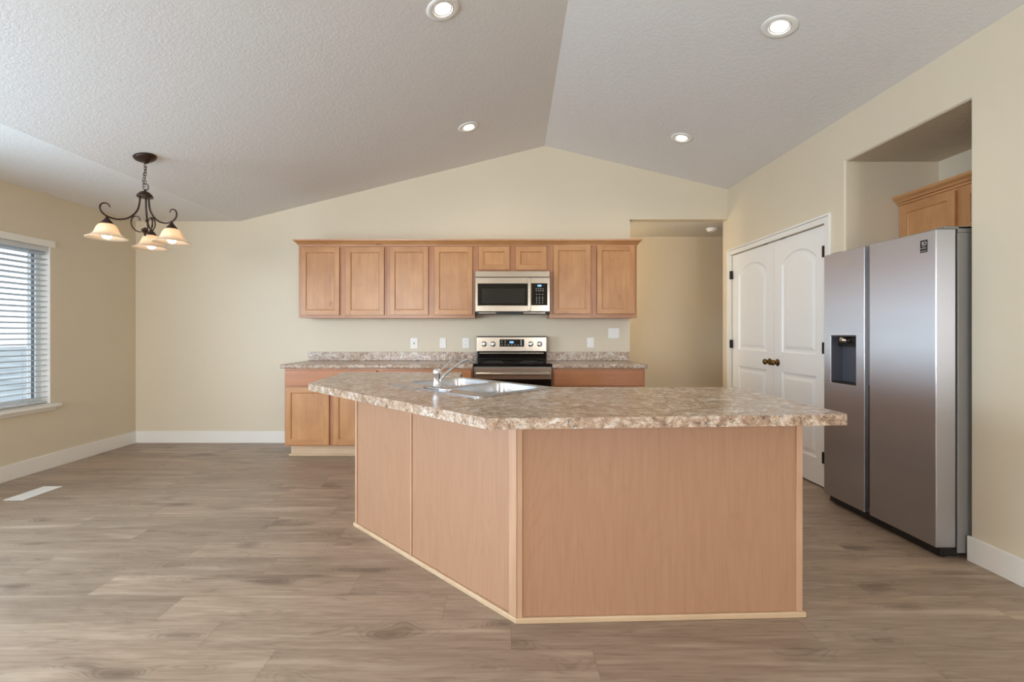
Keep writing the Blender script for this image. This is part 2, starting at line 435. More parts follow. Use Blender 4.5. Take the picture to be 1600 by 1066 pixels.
# floor of 7-inch planks
def build_floor():
    bm = bmesh.new(); uvl = bm.loops.layers.uv.new('plank'); tl = bm.faces.layers.float.new('tone')
    PW, PL = 0.183, 1.22
    joints = {0: -0.873, 1: -1.185, 2: -0.256, 3: -1.938, 4: -1.216, 5: -1.722, 6: -0.978, 7: -1.477, 9: -2.89}
    y0 = 1.595; gap = 0.0006
    k = -28
    while y0+k*PW < 6.2:
        ya, yb = y0+k*PW, y0+(k+1)*PW
        off = joints.get(k, random.uniform(0, PL)); start = off-PL*math.ceil((off+4.3)/PL)
        x = start
        while x < 4.7:
            a, b = max(x, -4.25), min(x+PL, 4.7)
            if b > a and yb > YR-0.2:
                vs = [bm.verts.new(c) for c in ((a+gap, ya+gap, 0), (b-gap, ya+gap, 0), (b-gap, yb-gap, 0), (a+gap, yb-gap, 0))]
                f = bm.faces.new(vs); f[tl] = random.random(); ou, ov = random.uniform(0, 40), random.uniform(0, 40)
                for lp in f.loops:
                    lp[uvl].uv = (lp.vert.co.x-x+ou, lp.vert.co.y-ya+ov)
                f.material_index = 0
            x += PL
        k += 1
    vs = [bm.verts.new(c) for c in ((-4.25, YR-0.2, -0.0025), (4.7, YR-0.2, -0.0025), (4.7, 6.2, -0.0025), (-4.25, 6.2, -0.0025))]
    f = bm.faces.new(vs); f.material_index = 1
    vs2 = [bm.verts.new((v.co.x, v.co.y, -0.12)) for v in vs]
    for i in range(4):
        j = (i+1) % 4; g = bm.faces.new((vs[i], vs2[i], vs2[j], vs[j])); g.material_index = 1
    g = bm.faces.new(vs2[::-1]); g.material_index = 1
    me = bpy.data.meshes.new('floor'); bm.to_mesh(me); bm.free()
    me.materials.append(M['floor']); me.materials.append(plain('plank_joint', rgb(120, 105, 92), 0.7))
    o = bpy.data.objects.new('floor', me); COL.objects.link(o)
    return tag(o, 'grey brown wood-look plank floor', None, None, 'structure')
build_floor()

# ceiling: two vaulted slopes and a flat strip along the window wall
cb = MB()
def slab(x00, x01, x10, x11, zf):
    lo = [(x00, YR-0.1), (x01, YR-0.1), (x11, D+0.12), (x10, D+0.12)]
    b = bmesh.new()
    A = [b.verts.new((x, y, zf(x, y))) for x, y in lo]; B = [b.verts.new((x, y, zf(x, y)+0.12)) for x, y in lo]
    b.faces.new(A[::-1]); b.faces.new(B)
    for i in range(4):
        j = (i+1) % 4; b.faces.new((A[i], A[j], B[j], B[i]))
    bmesh.ops.recalc_face_normals(b, faces=b.faces); cb._merge(b)
yf, yb_ = YR-0.1, D+0.12
slab(rx(yf)-CREASE, rx(yf), rx(yb_)-CREASE, rx(yb_), lambda x, y: RZ-SL*(rx(y)-x))
slab(rx(yf), XR+0.12, rx(yb_), XR+0.12, lambda x, y: RZ-SR*(x-rx(y)))
slab(XL-0.12, rx(yf)-CREASE, XL-0.12, rx(yb_)-CREASE, lambda x, y: 2.469)
tag(cb.build('ceiling', 'ceiling', origin=(0, 0, 0)), 'pale grey vaulted ceiling with knockdown texture', kind='structure')

# back wall with the hall opening at its right end
OX, OZ = 1.42, 2.49
poly = [(XL-0.12, 0), (OX, 0), (OX, OZ), (XR+0.12, OZ), (XR+0.12, 2.86), (rx(D), 3.37), (rx(D)-CREASE, 2.53), (XL-0.12, 2.53)]
tag(MB().prism(poly, D, D+0.12, 'y').build('wall_back', 'wall', origin=(0, D, 0)), 'cream gabled back wall', kind='structure')
# left wall with window and patio door openings
WY0, WY1, WZ0, WZ1 = 2.35, 4.17, 0.585, 2.00
PY0, PY1, PZ0, PZ1 = 0.28, 2.12, 0.585, 2.00
holes = [rect(WY0, WY1, WZ0, WZ1), rect(PY0, PY1, PZ0, PZ1)]
tag(MB().prism(rect(YR-0.12, D, 0, 2.53), XL-0.17, XL, 'x', holes).build('wall_left', 'wall', origin=(XL, 0, 0)), 'cream window wall', kind='structure')
# right wall with refrigerator niche and pantry door openings
NY0, NY1, NZ, NX = 2.473, 3.379, 2.482, 3.20
DY0, DY1, DZ = 3.58, 5.05, 2.075
poly = [(YR-0.12, 0), (NY0, 0), (NY0, NZ), (NY1, NZ), (NY1, 0), (DY0, 0), (DY0, DZ), (DY1, DZ), (DY1, 0), (D+0.12, 0), (D+0.12, 2.90), (YR-0.12, 2.90)]
tag(MB().prism(poly, XR, XR+0.12, 'x').build('wall_right', 'wall', origin=(XR, 0, 0), bevel=0.012, bsegs=3), 'cream right wall around the refrigerator niche', kind='structure')
nb = MB()
nb.box(XR+0.10, NX+0.1, NY0-0.10, NY0-0.0005, 0, NZ+0.1).box(XR+0.10, NX+0.1, NY1+0.0005, NY1+0.10, 0, NZ+0.1)
nb.box(NX, NX+0.1, NY0-0.1, NY1+0.1, 0, NZ+0.1)
tag(nb.build('wall_niche', 'wall', origin=(NX, NY0, 0)), 'side and back walls of the refrigerator niche', kind='structure')
tag(MB().box(XR+0.012, NX, NY0+0.0005, NY1-0.0005, NZ-0.003, NZ+0.1).build('ceiling_niche', 'soffit'), 'textured niche soffit', kind='structure')
tag(MB().box(3.40, 3.50, NY1+0.1, D+0.12, 0, 2.6).box(XR+0.12, 3.5, NY1+0.1, D+0.12, 2.5, 2.6).build('wall_closet', 'wall'), kind='structure')  # unseen closet shell, added to stop light leaking round the pantry doors
# hall behind the back wall
HY = 6.056
hb = MB(); hb.box(0.2, 4.6, HY, HY+0.1, 0, 2.6).box(0.1, 0.2, D+0.12, HY+0.1, 0, 2.6).box(4.6, 4.7, D, HY+0.1, 0, 2.6)
hb.box(XR+0.12, 4.6, D, D+0.12, 0, 2.6)
tag(hb.build('wall_hall', 'wall', origin=(2, HY, 0)), 'cream wall of the hall beyond the kitchen', kind='structure')
tag(MB().box(0.2, 4.6, D+0.12, HY, OZ, OZ+0.1).build('ceiling_hall', 'ceiling'), 'hall ceiling', kind='structure')
# unseen rear wall; its two windows are added to bring light in
hs_ = [rect(-3.8, -1.7, 0.6, 2.3), rect(1.55, 2.40, 0.6, 2.3)]
tag(MB().prism(rect(XL-0.12, XR+0.12, 0, 3.5), YR-0.12, YR, 'y', hs_).build('wall_rear', 'wall', origin=(0, YR, 0)), kind='structure')
for k, (xa, xb) in enumerate(((-3.8, -1.7), (1.55, 2.40))):
    fb = MB().prism(rect(xa, xb, 0.6, 2.3), YR-0.10, YR-0.04, 'y', [rect(xa+0.05, (xa+xb)/2-0.03, 0.65, 2.25), rect((xa+xb)/2+0.03, xb-0.05, 0.65, 2.25)])
    tag(fb.build('window_%d' % (k+3), 'vinyl'), 'white window added on the unseen rear wall', kind='structure')
fb = MB().prism(rect(PY0, PY1, PZ0, PZ1), XL-0.165, XL-0.085, 'x', [rect(PY0+0.05, 1.17, PZ0+0.05, PZ1-0.05), rect(1.23, PY1-0.05, PZ0+0.05, PZ1-0.05)])
tag(fb.build('window_2', 'vinyl'), 'white framed window nearer the camera on the left wall', kind='structure')
# baseboards
BH, BT = 0.133, 0.014
tag(MB().box(XL, XL+BT, YR, D, 0, BH, 0.003).build('baseboard_left', 'white_trim'), 'white baseboard under the window', kind='structure')
tag(MB().box(XL+BT, -2.143, D-BT, D, 0, BH, 0.003).build('baseboard_back', 'white_trim'), 'white baseboard left of the base cabinets', kind='structure')
rb = MB().box(XR-BT, XR, YR, NY0+0.005, 0, BH, 0.003).box(XR-BT, XR, NY1, DY0-0.075, 0, BH, 0.003)
tag(rb.build('baseboard_right', 'white_trim'), 'white baseboard in front of the refrigerator', kind='structure')
hl = bpy.data.lights.new('hall_lamp', 'POINT'); hl.energy = 24; hl.color = (1.0, 0.86, 0.62); hl.shadow_soft_size = 0.12
ho = bpy.data.objects.new('hall_lamp', hl); COL.objects.link(ho); ho.location = (0.55, 5.6, 2.2)
tag(MB().box(1.42, 4.6, HY-BT, HY, 0, BH, 0.003).build('baseboard_hall', 'white_trim'), kind='structure')

# window_1: head casing, vinyl frame, pane, sill
wf = MB().prism(rect(WY0, WY1, WZ0, WZ1), XL-0.165, XL-0.085, 'x', [rect(WY0+0.05, (WY0+WY1)/2-0.03, WZ0+0.05, WZ1-0.05), rect((WY0+WY1)/2+0.03, WY1-0.05, WZ0+0.05, WZ1-0.05)])
win = tag(wf.build('window_1', 'vinyl'), 'white framed window on the left wall', kind='structure')
MB().box(XL-0.130, XL-0.124, WY0+0.04, WY1-0.04, WZ0+0.04, WZ1-0.04).build('window_pane', 'glass', win)
gk = MB()
for a, b in ((WY0+0.05, (WY0+WY1)/2-0.03), ((WY0+WY1)/2+0.03, WY1-0.05)):
    gk.prism(rect(a, b, WZ0+0.05, WZ1-0.05), XL-0.122, XL-0.100, 'x', [rect(a+0.006, b-0.006, WZ0+0.056, WZ1-0.056)])
gk.build('glazing_gasket', 'gasket', win)
MB().box(XL, XL+0.020, WY0-0.03, WY1+0.03, WZ1-0.005, WZ1+0.055, 0.004).build('head_casing', 'white_trim', win)
sb = MB().box(XL-0.085, XL+0.045, WY0+0.001, WY1-0.001, WZ0-0.020, WZ0, 0.0)
sb = MB().box(XL, XL+0.055, WY0-0.06, WY1+0.06, WZ0-0.032, WZ0-0.002, 0.010, segs=4).box(XL, XL+0.018, WY0-0.03, WY1+0.03, WZ0-0.06, WZ0-0.032, 0.004)
sb.build('window_sill', 'white_trim', win)
jb = MB().box(XL-0.085, XL-0.001, WY0+0.0005, WY0+0.006, WZ0+0.001, WZ1-0.001).box(XL-0.085, XL-0.001, WY1-0.006, WY1-0.0005, WZ0+0.001, WZ1-0.001)
jb.box(XL-0.085, XL-0.001, WY0+0.006, WY1-0.006, WZ0+0.001, WZ0+0.006)
jb.build('window_jamb', 'white_trim', win)
# venetian blind hanging in the window recess
bl = thing('window_blind', (XL-0.04, (WY0+WY1)/2, WZ0+0.01), 'white horizontal slat blind hanging in the left window', 'window blind')
MB().box(XL-0.072, XL-0.008, WY0+0.010, WY1-0.010, WZ1-0.048, WZ1-0.002, 0.004).build('headrail', 'slat', bl)
sl = MB(); z = WZ0+0.062
while z < WZ1-0.06:
    sl.box(-0.025, 0.025, WY0+0.012, WY1-0.012, -0.0018, 0.0018, 0.0, mtx=Matrix.Translation((XL-0.041, 0, z)) @ Matrix.Rotation(-0.22, 4, 'Y')); z += 0.0475
sl.build('slats', 'slat', bl)
MB().box(XL-0.066, XL-0.016, WY0+0.012, WY1-0.012, WZ0+0.012, WZ0+0.030, 0.004).build('bottom_rail', 'slat', bl)
lad = MB()
for y in (WY1-0.18, WY1-0.70, WY1-1.22, WY1-1.66):
    for x in (XL-0.0145, XL-0.0675):
        lad.tube([(x, y, WZ0+0.02), (x, y, WZ1-0.04)], 0.0012, 6)
lad.build('ladder_cord', 'slat', bl)

# pantry double door
def door(name, ya, yb, knob_y, hinge_y, label):
    """leaf between ya and yb on the right wall, facing -x"""
    X0 = XR+0.012
    w = yb-ya; st = 0.115; yc = (ya+yb)/2
    def arch(ins, zb=1.045, zs=1.845, rise=0.095):
        y0, y1, z0 = ya+st+ins, yb-st-ins, zb+ins
        hw = (y1-y0)/2; R = (hw*hw+rise*rise)/(2*rise); zc = zs-ins+rise-R; a = math.asin(hw/R)
        pts = [(y0, z0), (y1, z0)]
        for k in range(13):
            t = a-2*a*k/12; pts.append((yc+R*math.sin(t), zc+R*math.cos(t)))
        return pts
    def low(ins): return rect(ya+st+ins, yb-st-ins, 0.215+ins, 0.875-ins)
    d = MB().prism(rect(ya, yb, 0.012, DZ-0.006), X0, X0+0.035, 'x', [arch(0), low(0)])
    o = tag(d.build(name, 'white_door', origin=(X0, yc, 0.012)), label, kind='structure')
    for fn in (arch, low):
        prof = ((0, 0.0), (0.004, 0.002), (0.012, 0.010), (0.022, 0.012), (0.034, 0.012), (0.060, 0.004))
        loops = [[(X0+dx, p[0], p[1]) for p in fn(i)] for i, dx in prof]
        MB().loft(loops).build('raised_panel', 'white_door', o)
    kz = 0.952
    kb = MB().lathe([(0, 0), (0.033, 0), (0.033, 0.004), (0.022, 0.008), (0.010, 0.012), (0.010, 0.024), (0.020, 0.030), (0.027, 0.042), (0.026, 0.054), (0.016, 0.062), (0, 0.064)],
                    Matrix.Translation((X0, knob_y, kz)) @ Matrix.Rotation(-PI/2, 4, 'Y'), 24)
    tag(kb.build('door_knob', 'brass', o), 'antique brass knob')
    for z in (1.857, 1.105, 0.25):
        MB().box(XR-0.020, XR+0.010, hinge_y-0.012, hinge_y+0.012, z-0.045, z+0.045, 0.003).build('hinge', 'hinge', o)
    cy = knob_y+(0.02 if knob_y > 4.3 else -0.02)
    MB().box(X0-0.004, X0+0.02, cy-0.03+(0.06 if knob_y > 4.3 else -0.06), cy+0.03+(0.06 if knob_y > 4.3 else -0.06), DZ-0.006, DZ-0.0005).build('ball_catch', 'hinge', o)
    return o
YM = 4.2845
door('door_1', YM+0.003, DY1-0.006, YM+0.062, DY1-0.004, 'far leaf of the white arched-panel pantry double door')
door('door_2', DY0+0.006, YM-0.003, YM-0.062, DY0+0.004, 'near leaf of the white arched-panel pantry double door')
cw = 0.062
def casing(xa, in_, out):
    ya, yb = DY0-0.001-in_, DY1+0.001+in_; yc_, yd = DY0-out, min(DY1+out, D-0.006)
    return [(yc_, 0), (ya, 0), (ya, DZ+0.001+in_), (yb, DZ+0.001+in_), (yb, 0), (yd, 0), (yd, DZ+out), (yc_, DZ+out)]
cs = MB().prism(casing(0, 0, cw-0.014), XR-0.014, XR-0.0003, 'x').prism(casing(0, cw-0.0135, cw+0.004), XR-0.021, XR-0.0003, 'x')
tag(cs.build('trim_1', 'white_trim', bevel=0.003), 'white casing around the pantry double door', kind='structure')

tag(MB().box(-60, XL-0.6, -60, 60, -0.5, -0.4).build('ground_yard', 'yard'), 'pale yard outside the window', kind='structure')

# ------------------------------------------------------------------ cabinets
def cab_door(parent, x0, x1, z0, z1, yf, fw=0.052, axis='y', th=0.020, vm='wood_v', hm='wood_h', name='door'):
    """shaker door whose face is at yf and faces -y (axis 'y'), or at x = yf facing -x (axis 'x')"""
    c = MB()
    def bx(a, b, z, zz, d0, d1, bev, mi):
        if axis == 'y': c.box(a, b, yf+d0, yf+d1, z, zz, bev, mi)
        else: c.box(yf+d0, yf+d1, a, b, z, zz, bev, mi)
    bx(x0, x0+fw, z0, z1, 0, th, 0.0022, 0); bx(x1-fw, x1, z0, z1, 0, th, 0.0022, 0)
    bx(x0+fw-0.001, x1-fw+0.001, z0, z0+fw, 0.0006, th-0.0006, 0.0018, 1); bx(x0+fw-0.001, x1-fw+0.001, z1-fw, z1, 0.0006, th-0.0006, 0.0018, 1)
    dr = c.build(name, [vm, hm], parent)
    q = MB()
    a, b, z, zz = x0+fw-0.004, x1-fw+0.004, z0+fw-0.004, z1-fw+0.004
    if axis == 'y':
        lp = lambda i, d: [(a+i, yf+d, z+i), (b-i, yf+d, z+i), (b-i, yf+d, zz-i), (a+i, yf+d, zz-i)]
    else:
        lp = lambda i, d: [(yf+d, a+i, z+i), (yf+d, b-i, z+i), (yf+d, b-i, zz-i), (yf+d, a+i, zz-i)]
    q.loft([lp(0, th-0.002), lp(0, 0.004), lp(0.005, 0.005), lp(0.011, 0.0105)], cap0=True)
    q.build('door_panel', 'wood_v', dr)
    return dr
def carcass(parent, x0, x1, y0, y1, z0, z1, vm='wood_frame_v', mid=True, rail=0.04, extra=()):
    """closed box with a face frame at y0"""
    MB().box(x0+0.0006, x1-0.0006, y0+0.018, y1, z0+0.001, z1, 0.001).build('carcass', vm, parent)
    f = MB()
    f.box(x0+0.0004, x0+0.038, y0, y0+0.0185, z0, z1, 0.001, 0); f.box(x1-0.038, x1-0.0004, y0, y0+0.0185, z0, z1, 0.001, 0)
    if mid: f.box((x0+x1)/2-0.035, (x0+x1)/2+0.035, y0, y0+0.0185, z0, z1, 0.001, 0)
    f.box(x0+0.037, x1-0.037, y0+0.0004, y0+0.0183, z0, z0+rail, 0.0, 1); f.box(x0+0.037, x1-0.037, y0+0.0004, y0+0.0183, z1-rail, z1, 0.0, 1)
    for za, zb in extra: f.box(x0+0.037, x1-0.037, y0+0.0004, y0+0.0183, za, zb, 0.0, 1)
    f.build('face_frame', ['wood_frame_v', 'wood_frame_h'], parent)

YU = D-0.31; UZ0, UZ1 = 1.381, 2.138; SD = F/(YU-0.020); SF = F/YU
def ux(px): return (px-CX)/SD
def uz(py): return H+(CY-py)/SD
edges = [(467-CX)/SF, (604.5-CX)/SF, (742-CX)/SF, (858.3-CX)/SF, (995-CX)/SF]
specs = [(0, 1, UZ0, ((470, 530), (540, 600)), (386.5, 492.5), 'two-door maple wall cabinet at the left end of the upper row'),
         (1, 2, UZ0, ((609, 669), (678.5, 738)), (386, 492), 'two-door maple wall cabinet directly left of the microwave'),
         (2, 3, 1.862, ((748, 796.3), (805.5, 854)), (385.5, 421.8), 'short two-door maple wall cabinet above the microwave'),
         (3, 4, UZ0, ((864.5, 923), (933, 991.8)), (383.5, 490.5), 'two-door maple wall cabinet right of the microwave')]
for a, b, zb, doors, (yt, ybt), lab in specs:
    x0, x1 = edges[a], edges[b]
    t = thing('wall_cabinet', ((x0+x1)/2, D, zb), lab, 'cabinet', 'maple wall cabinets on the back wall')
    carcass(t, x0, x1, YU, D-0.0005, zb, UZ1)
    for pa, pb in doors: cab_door(t, ux(pa), ux(pb), uz(ybt), uz(yt), YU-0.0205)
# crown moulding along the row
def crown(x0, x1, y0, y1, z, name, axis, mats, parent=None):
    prof = [(0.0, 0.0), (0.006, 0.0), (0.008, 0.010), (0.016, 0.016), (0.022, 0.026), (0.036, 0.040), (0.044, 0.046), (0.046, 0.060), (0.0, 0.060)]
    loops = []
    for o_, dz in prof:
        if axis == 'y': loops.append([(x0-o_, y1, z+dz), (x0-o_, y0-o_, z+dz), (x1+o_, y0-o_, z+dz), (x1+o_, y1, z+dz)])
        else: loops.append([(x1, y0-o_, z+dz), (x0-o_, y0-o_, z+dz), (x0-o_, y1+o_, z+dz), (x1, y1+o_, z+dz)])
    return MB().loft(loops, cap0=True, cap1=True).build(name, mats, parent)
cw_ = crown(edges[0], edges[4], YU, D-0.0005, UZ1+0.0005, 'crown_moulding', 'y', 'wood_h')
tag(cw_, 'long maple crown moulding running along the top of the upper cabinets', 'moulding')

# base cabinets
YB = D-0.61; RXC = 0.100; RXW = 0.762
def base_cab(x0, x1, lab, knob=False):
    t = thing('base_cabinet', ((x0+x1)/2, D-0.3, 0), lab, 'cabinet', 'maple base cabinets along the back wall')
    carcass(t, x0, x1, YB, D-0.0005, 0.113, 0.876, extra=((0.685, 0.725),))
    dr = MB().box(x0+0.016, x1-0.016, YB-0.0205, YB-0.0005, 0.706, 0.858, 0.004, segs=3)
    dr.build('drawer', 'wood_drawer', t)
    mid = (x0+x1)/2
    cab_door(t, x0+0.016, mid-0.022, 0.128, 0.690, YB-0.0205); cab_door(t, mid+0.022, x1-0.016, 0.128, 0.690, YB-0.0205)
    MB().box(x0+0.03 if x0 < -2 else x0, x1, YB+0.07, YB+0.09, 0.0, 0.1128).build('toe_kick', 'wood_raw', t)
    MB().box(x0+0.012 if x0 < -2 else x0, x1, YB+0.054, YB+0.0698, 0.0, 0.022, 0.004).build('shoe_moulding', 'wood_raw', t)
    return t
BX0 = -2.138; BX1 = RXC-RXW/2-0.008; BM = (BX0+BX1)/2
base_cab(BX0, BM, 'maple base cabinet at the left end under the back counter')
base_cab(BM, BX1, 'maple base cabinet left of the range behind the island')
BX2 = RXC+RXW/2+0.008; BX3 = 1.398
base_cab(BX2, BX3, 'maple base cabinet with wide reddish drawer right of the range')
# back worktops with upstand
def worktop(x0, x1, lab, open_left, open_right):
    YC = D-0.637
    o = MB().prism(rect(x0, x1, YC, D-0.0005), 0.8765, 0.9165, 'z').build('countertop', 'laminate', bevel=0.010, bsegs=3)
    tag(o, lab, 'countertop', 'granite look counters beside the range')
    MB().box(max(x0, -2.158), min(x1, 1.416), D-0.020, D-0.0006, 0.9168, 1.013, 0.003).build('backsplash', 'laminate', o)
worktop(-2.176, BX1+0.002, 'long speckled brown counter with low backsplash left of the range', True, False)
worktop(BX2-0.002, 1.424, 'short speckled brown counter with low backsplash right of the range', False, True)

# ------------------------------------------------------------------ range
RX0, RX1 = RXC-RXW/2, RXC+RXW/2
rg = thing('range', (RXC, D-0.35, 0), 'stainless electric range with black glass cooktop and raised control panel', 'stove')
RY = D-0.655
MB().box(RX0, RX1, RY+0.045, D-0.04, 0.03, 0.895, 0.003).build('body', 'grey_metal', rg)
ct = MB().box(RX0-0.004, RX1+0.004, RY+0.01, D-0.10, 0.8975, 0.925, 0.006)
ct.build('cooktop', 'black_gloss', rg)
for bx_, by_, br in ((-0.19, 0.16, 0.10), (0.19, 0.16, 0.115), (-0.19, 0.40, 0.075), (0.19, 0.40, 0.075)):
    MB().lathe([(br-0.0025, 0), (br-0.0025, 0.0006), (br, 0.0006), (br, 0)], Matrix.Translation((RXC+bx_, RY+by_, 0.9252)), 48, close=True).build('burner_ring', 'grey_metal', rg)
MB().box(RX0+0.003, RX1-0.003, D-0.10, D-0.03, 0.9255, 1.018, 0.004).build('back_guard', 'black_gloss', rg)
MB().box(RX0+0.03, RX1-0.03, D-0.106, D-0.101, 1.000, 1.008, 0.001).build('vent_trim', 'steel', rg)
MB().box(RX0, RX1, D-0.125, D-0.02, 1.020, 1.181, 0.006, segs=3).build('control_panel', 'steel', rg)
MB().box(RX0, RX1, D-0.122, D-0.022, 1.1815, 1.188, 0.002).build('panel_cap', 'black', rg)
sr = F/(D-0.125)
dp = MB().box((780.5-CX)/sr, (819-CX)/sr, D-0.1285, D-0.1255, 1.075, 1.155, 0.001).build('display_panel', 'black_gloss', rg)
MB().box(RXC-0.022, RXC+0.022, D-0.1295, D-0.1286, 1.112, 1.134).build('clock_display', 'display', dp)
def icon(a, b, c, d): MB().box(RXC+a, RXC+b, D-0.1292, D-0.1286, c, d).build('button_print', 'icon', dp)
for ix in (-0.105, -0.070):
    for iz in (1.138, 1.118): icon(ix-0.007, ix+0.007, iz-0.0025, iz+0.0025)
for ix in (-0.105, -0.07, -0.035, 0.0, 0.035, 0.07): icon(ix-0.009, ix+0.009, 1.092, 1.096)
for iz in (1.142, 1.126, 1.110, 1.094): icon(0.095, 0.112, iz-0.004, iz+0.004)
for px in (756.3, 770.3, 829.3, 843.3):
    kx = (px-CX)/sr
    kn = MB().lathe([(0, 0), (0.029, 0), (0.029, 0.004), (0.024, 0.008), (0.022, 0.030), (0.019, 0.034), (0, 0.034)],
                    Matrix.Translation((kx, D-0.1255, 1.103)) @ Matrix.Rotation(PI/2, 4, 'X'), 28)
    ko = kn.build('knob', 'chrome', rg)
    MB().box(kx-0.004, kx+0.004, D-0.1705, D-0.158, 1.081, 1.125, 0.002).build('knob_grip', 'steel', ko)
od = MB().prism(rect(RX0+0.002, RX1-0.002, 0.235, 0.890), RY, RY+0.043, 'y', [rect(RX0+0.03, RX1-0.03, 0.31, 0.770)])
od = od.build('oven_door', 'steel', rg, bevel=0.003)
MB().box(RX0+0.006, RX1-0.006, RY-0.004, RY-0.0006, 0.24, 0.772, 0.001).build('oven_glass', 'black_gloss', od)
hd = MB().box(RX0+0.02, RX1-0.02, RY-0.058, RY-0.034, 0.812, 0.840, 0.008, segs=3)
hd.box(RX0+0.03, RX0+0.055, RY-0.036, RY-0.0003, 0.815, 0.837, 0.003).box(RX1-0.055, RX1-0.03, RY-0.036, RY-0.0003, 0.815, 0.837, 0.003)
hd.build('oven_handle', 'steel', od)
MB().box(RX0+0.002, RX1-0.002, RY, RY+0.043, 0.055, 0.230, 0.004).build('storage_drawer', 'steel', rg)
MB().box(RX0+0.02, RX1-0.02, RY+0.06, D-0.1, 0.0, 0.0295).build('foot_base', 'black', rg)

# ------------------------------------------------------------------ microwave
YM_ = D-0.400; sm = F/YM_
mx_ = lambda px: (px-CX)/sm
mz_ = lambda py: H+(CY-py)/sm
MX0, MX1 = mx_(742.9), mx_(858.9); MZ0, MZ1 = mz_(488), 1.8605
mw = thing('microwave', ((MX0+MX1)/2, D-0.2, MZ0), 'stainless over-the-range microwave with dark glass door', 'microwave')
# keep clear of the neighbouring cabinets: the body behind the front is a little narrower
MB().box(edges[2]+0.003, edges[3]-0.003, YM_+0.045, D-0.0008, MZ0+0.004, MZ1-0.001, 0.003).build('body', 'grey_metal', mw)
MB().box(MX0, MX1, YM_, YM_+0.044, mz_(433), MZ1-0.001, 0.003).build('vent_strip', 'steel', mw)
XD = mx_(827.5)
md_ = MB().prism(rect(MX0, XD, MZ0+0.008, mz_(433.7)), YM_, YM_+0.044, 'y', [rect(mx_(746.5), mx_(824.5), mz_(477.5), mz_(443.3))])
md_ = md_.build('door', 'steel', mw, bevel=0.002)
wg = MB().box(mx_(746.5)+0.0004, mx_(824.5)-0.0004, YM_+0.003, YM_+0.04, mz_(477.5)+0.0004, mz_(443.3)-0.0004).build('window_glass', 'black_gloss', md_)
MB().box(mx_(753), mx_(820), YM_+0.0022, YM_+0.0029, mz_(474.5), mz_(451)).build('window_mesh', 'dark_window', wg)
MB().box(mx_(825.2), mx_(829.2), YM_-0.030, YM_-0.012, mz_(486), mz_(434.5), 0.006, segs=3).box(mx_(826), mx_(828.4), YM_-0.014, YM_+0.002, mz_(484), mz_(481), 0.001).box(mx_(826), mx_(828.4), YM_-0.014, YM_+0.002, mz_(439), mz_(436), 0.001).build('door_handle', 'steel', md_)
cp_ = MB().prism(rect(XD+0.002, MX1, MZ0+0.008, mz_(433.7)), YM_, YM_+0.044, 'y', [rect(mx_(830), mx_(855.3), mz_(477), mz_(443))]).build('control_panel', 'steel', mw, bevel=0.002)
kp = MB().box(mx_(830)+0.0004, mx_(855.3)-0.0004, YM_+0.003, YM_+0.04, mz_(477)+0.0004, mz_(443)-0.0004).build('keypad', 'black_gloss', cp_)
MB().box(mx_(840), mx_(846), YM_+0.0015, YM_+0.0028, mz_(448), mz_(445)).build('clock_display', 'display', cp_)
for r_, row in enumerate((451.5, 454.5, 460, 464.5, 467, 470, 473.3)):
    for cx_ in (838, 841.5, 845, 848.5) if r_ < 2 else (838.5, 843, 848):
        MB().box(mx_(cx_-0.7), mx_(cx_+0.7), YM_+0.0018, YM_+0.0029, mz_(row+0.45), mz_(row-0.45)).build('button_print', 'icon', cp_)
ub = MB().box(MX0+0.012, MX1-0.012, YM_+0.012, D-0.06, MZ0-0.016, MZ0+0.0035, 0.004)
ub.build('underside_vent', 'black', mw)
MB().box(mx_(748), mx_(775), YM_+0.006, YM_+0.0115, MZ0-0.011, MZ0-0.003, 0.001).build('filter_edge', 'steel', mw)
MB().box(mx_(818), mx_(852), YM_+0.006, YM_+0.0115, MZ0-0.011, MZ0-0.003, 0.001).build('filter_edge', 'steel', mw)

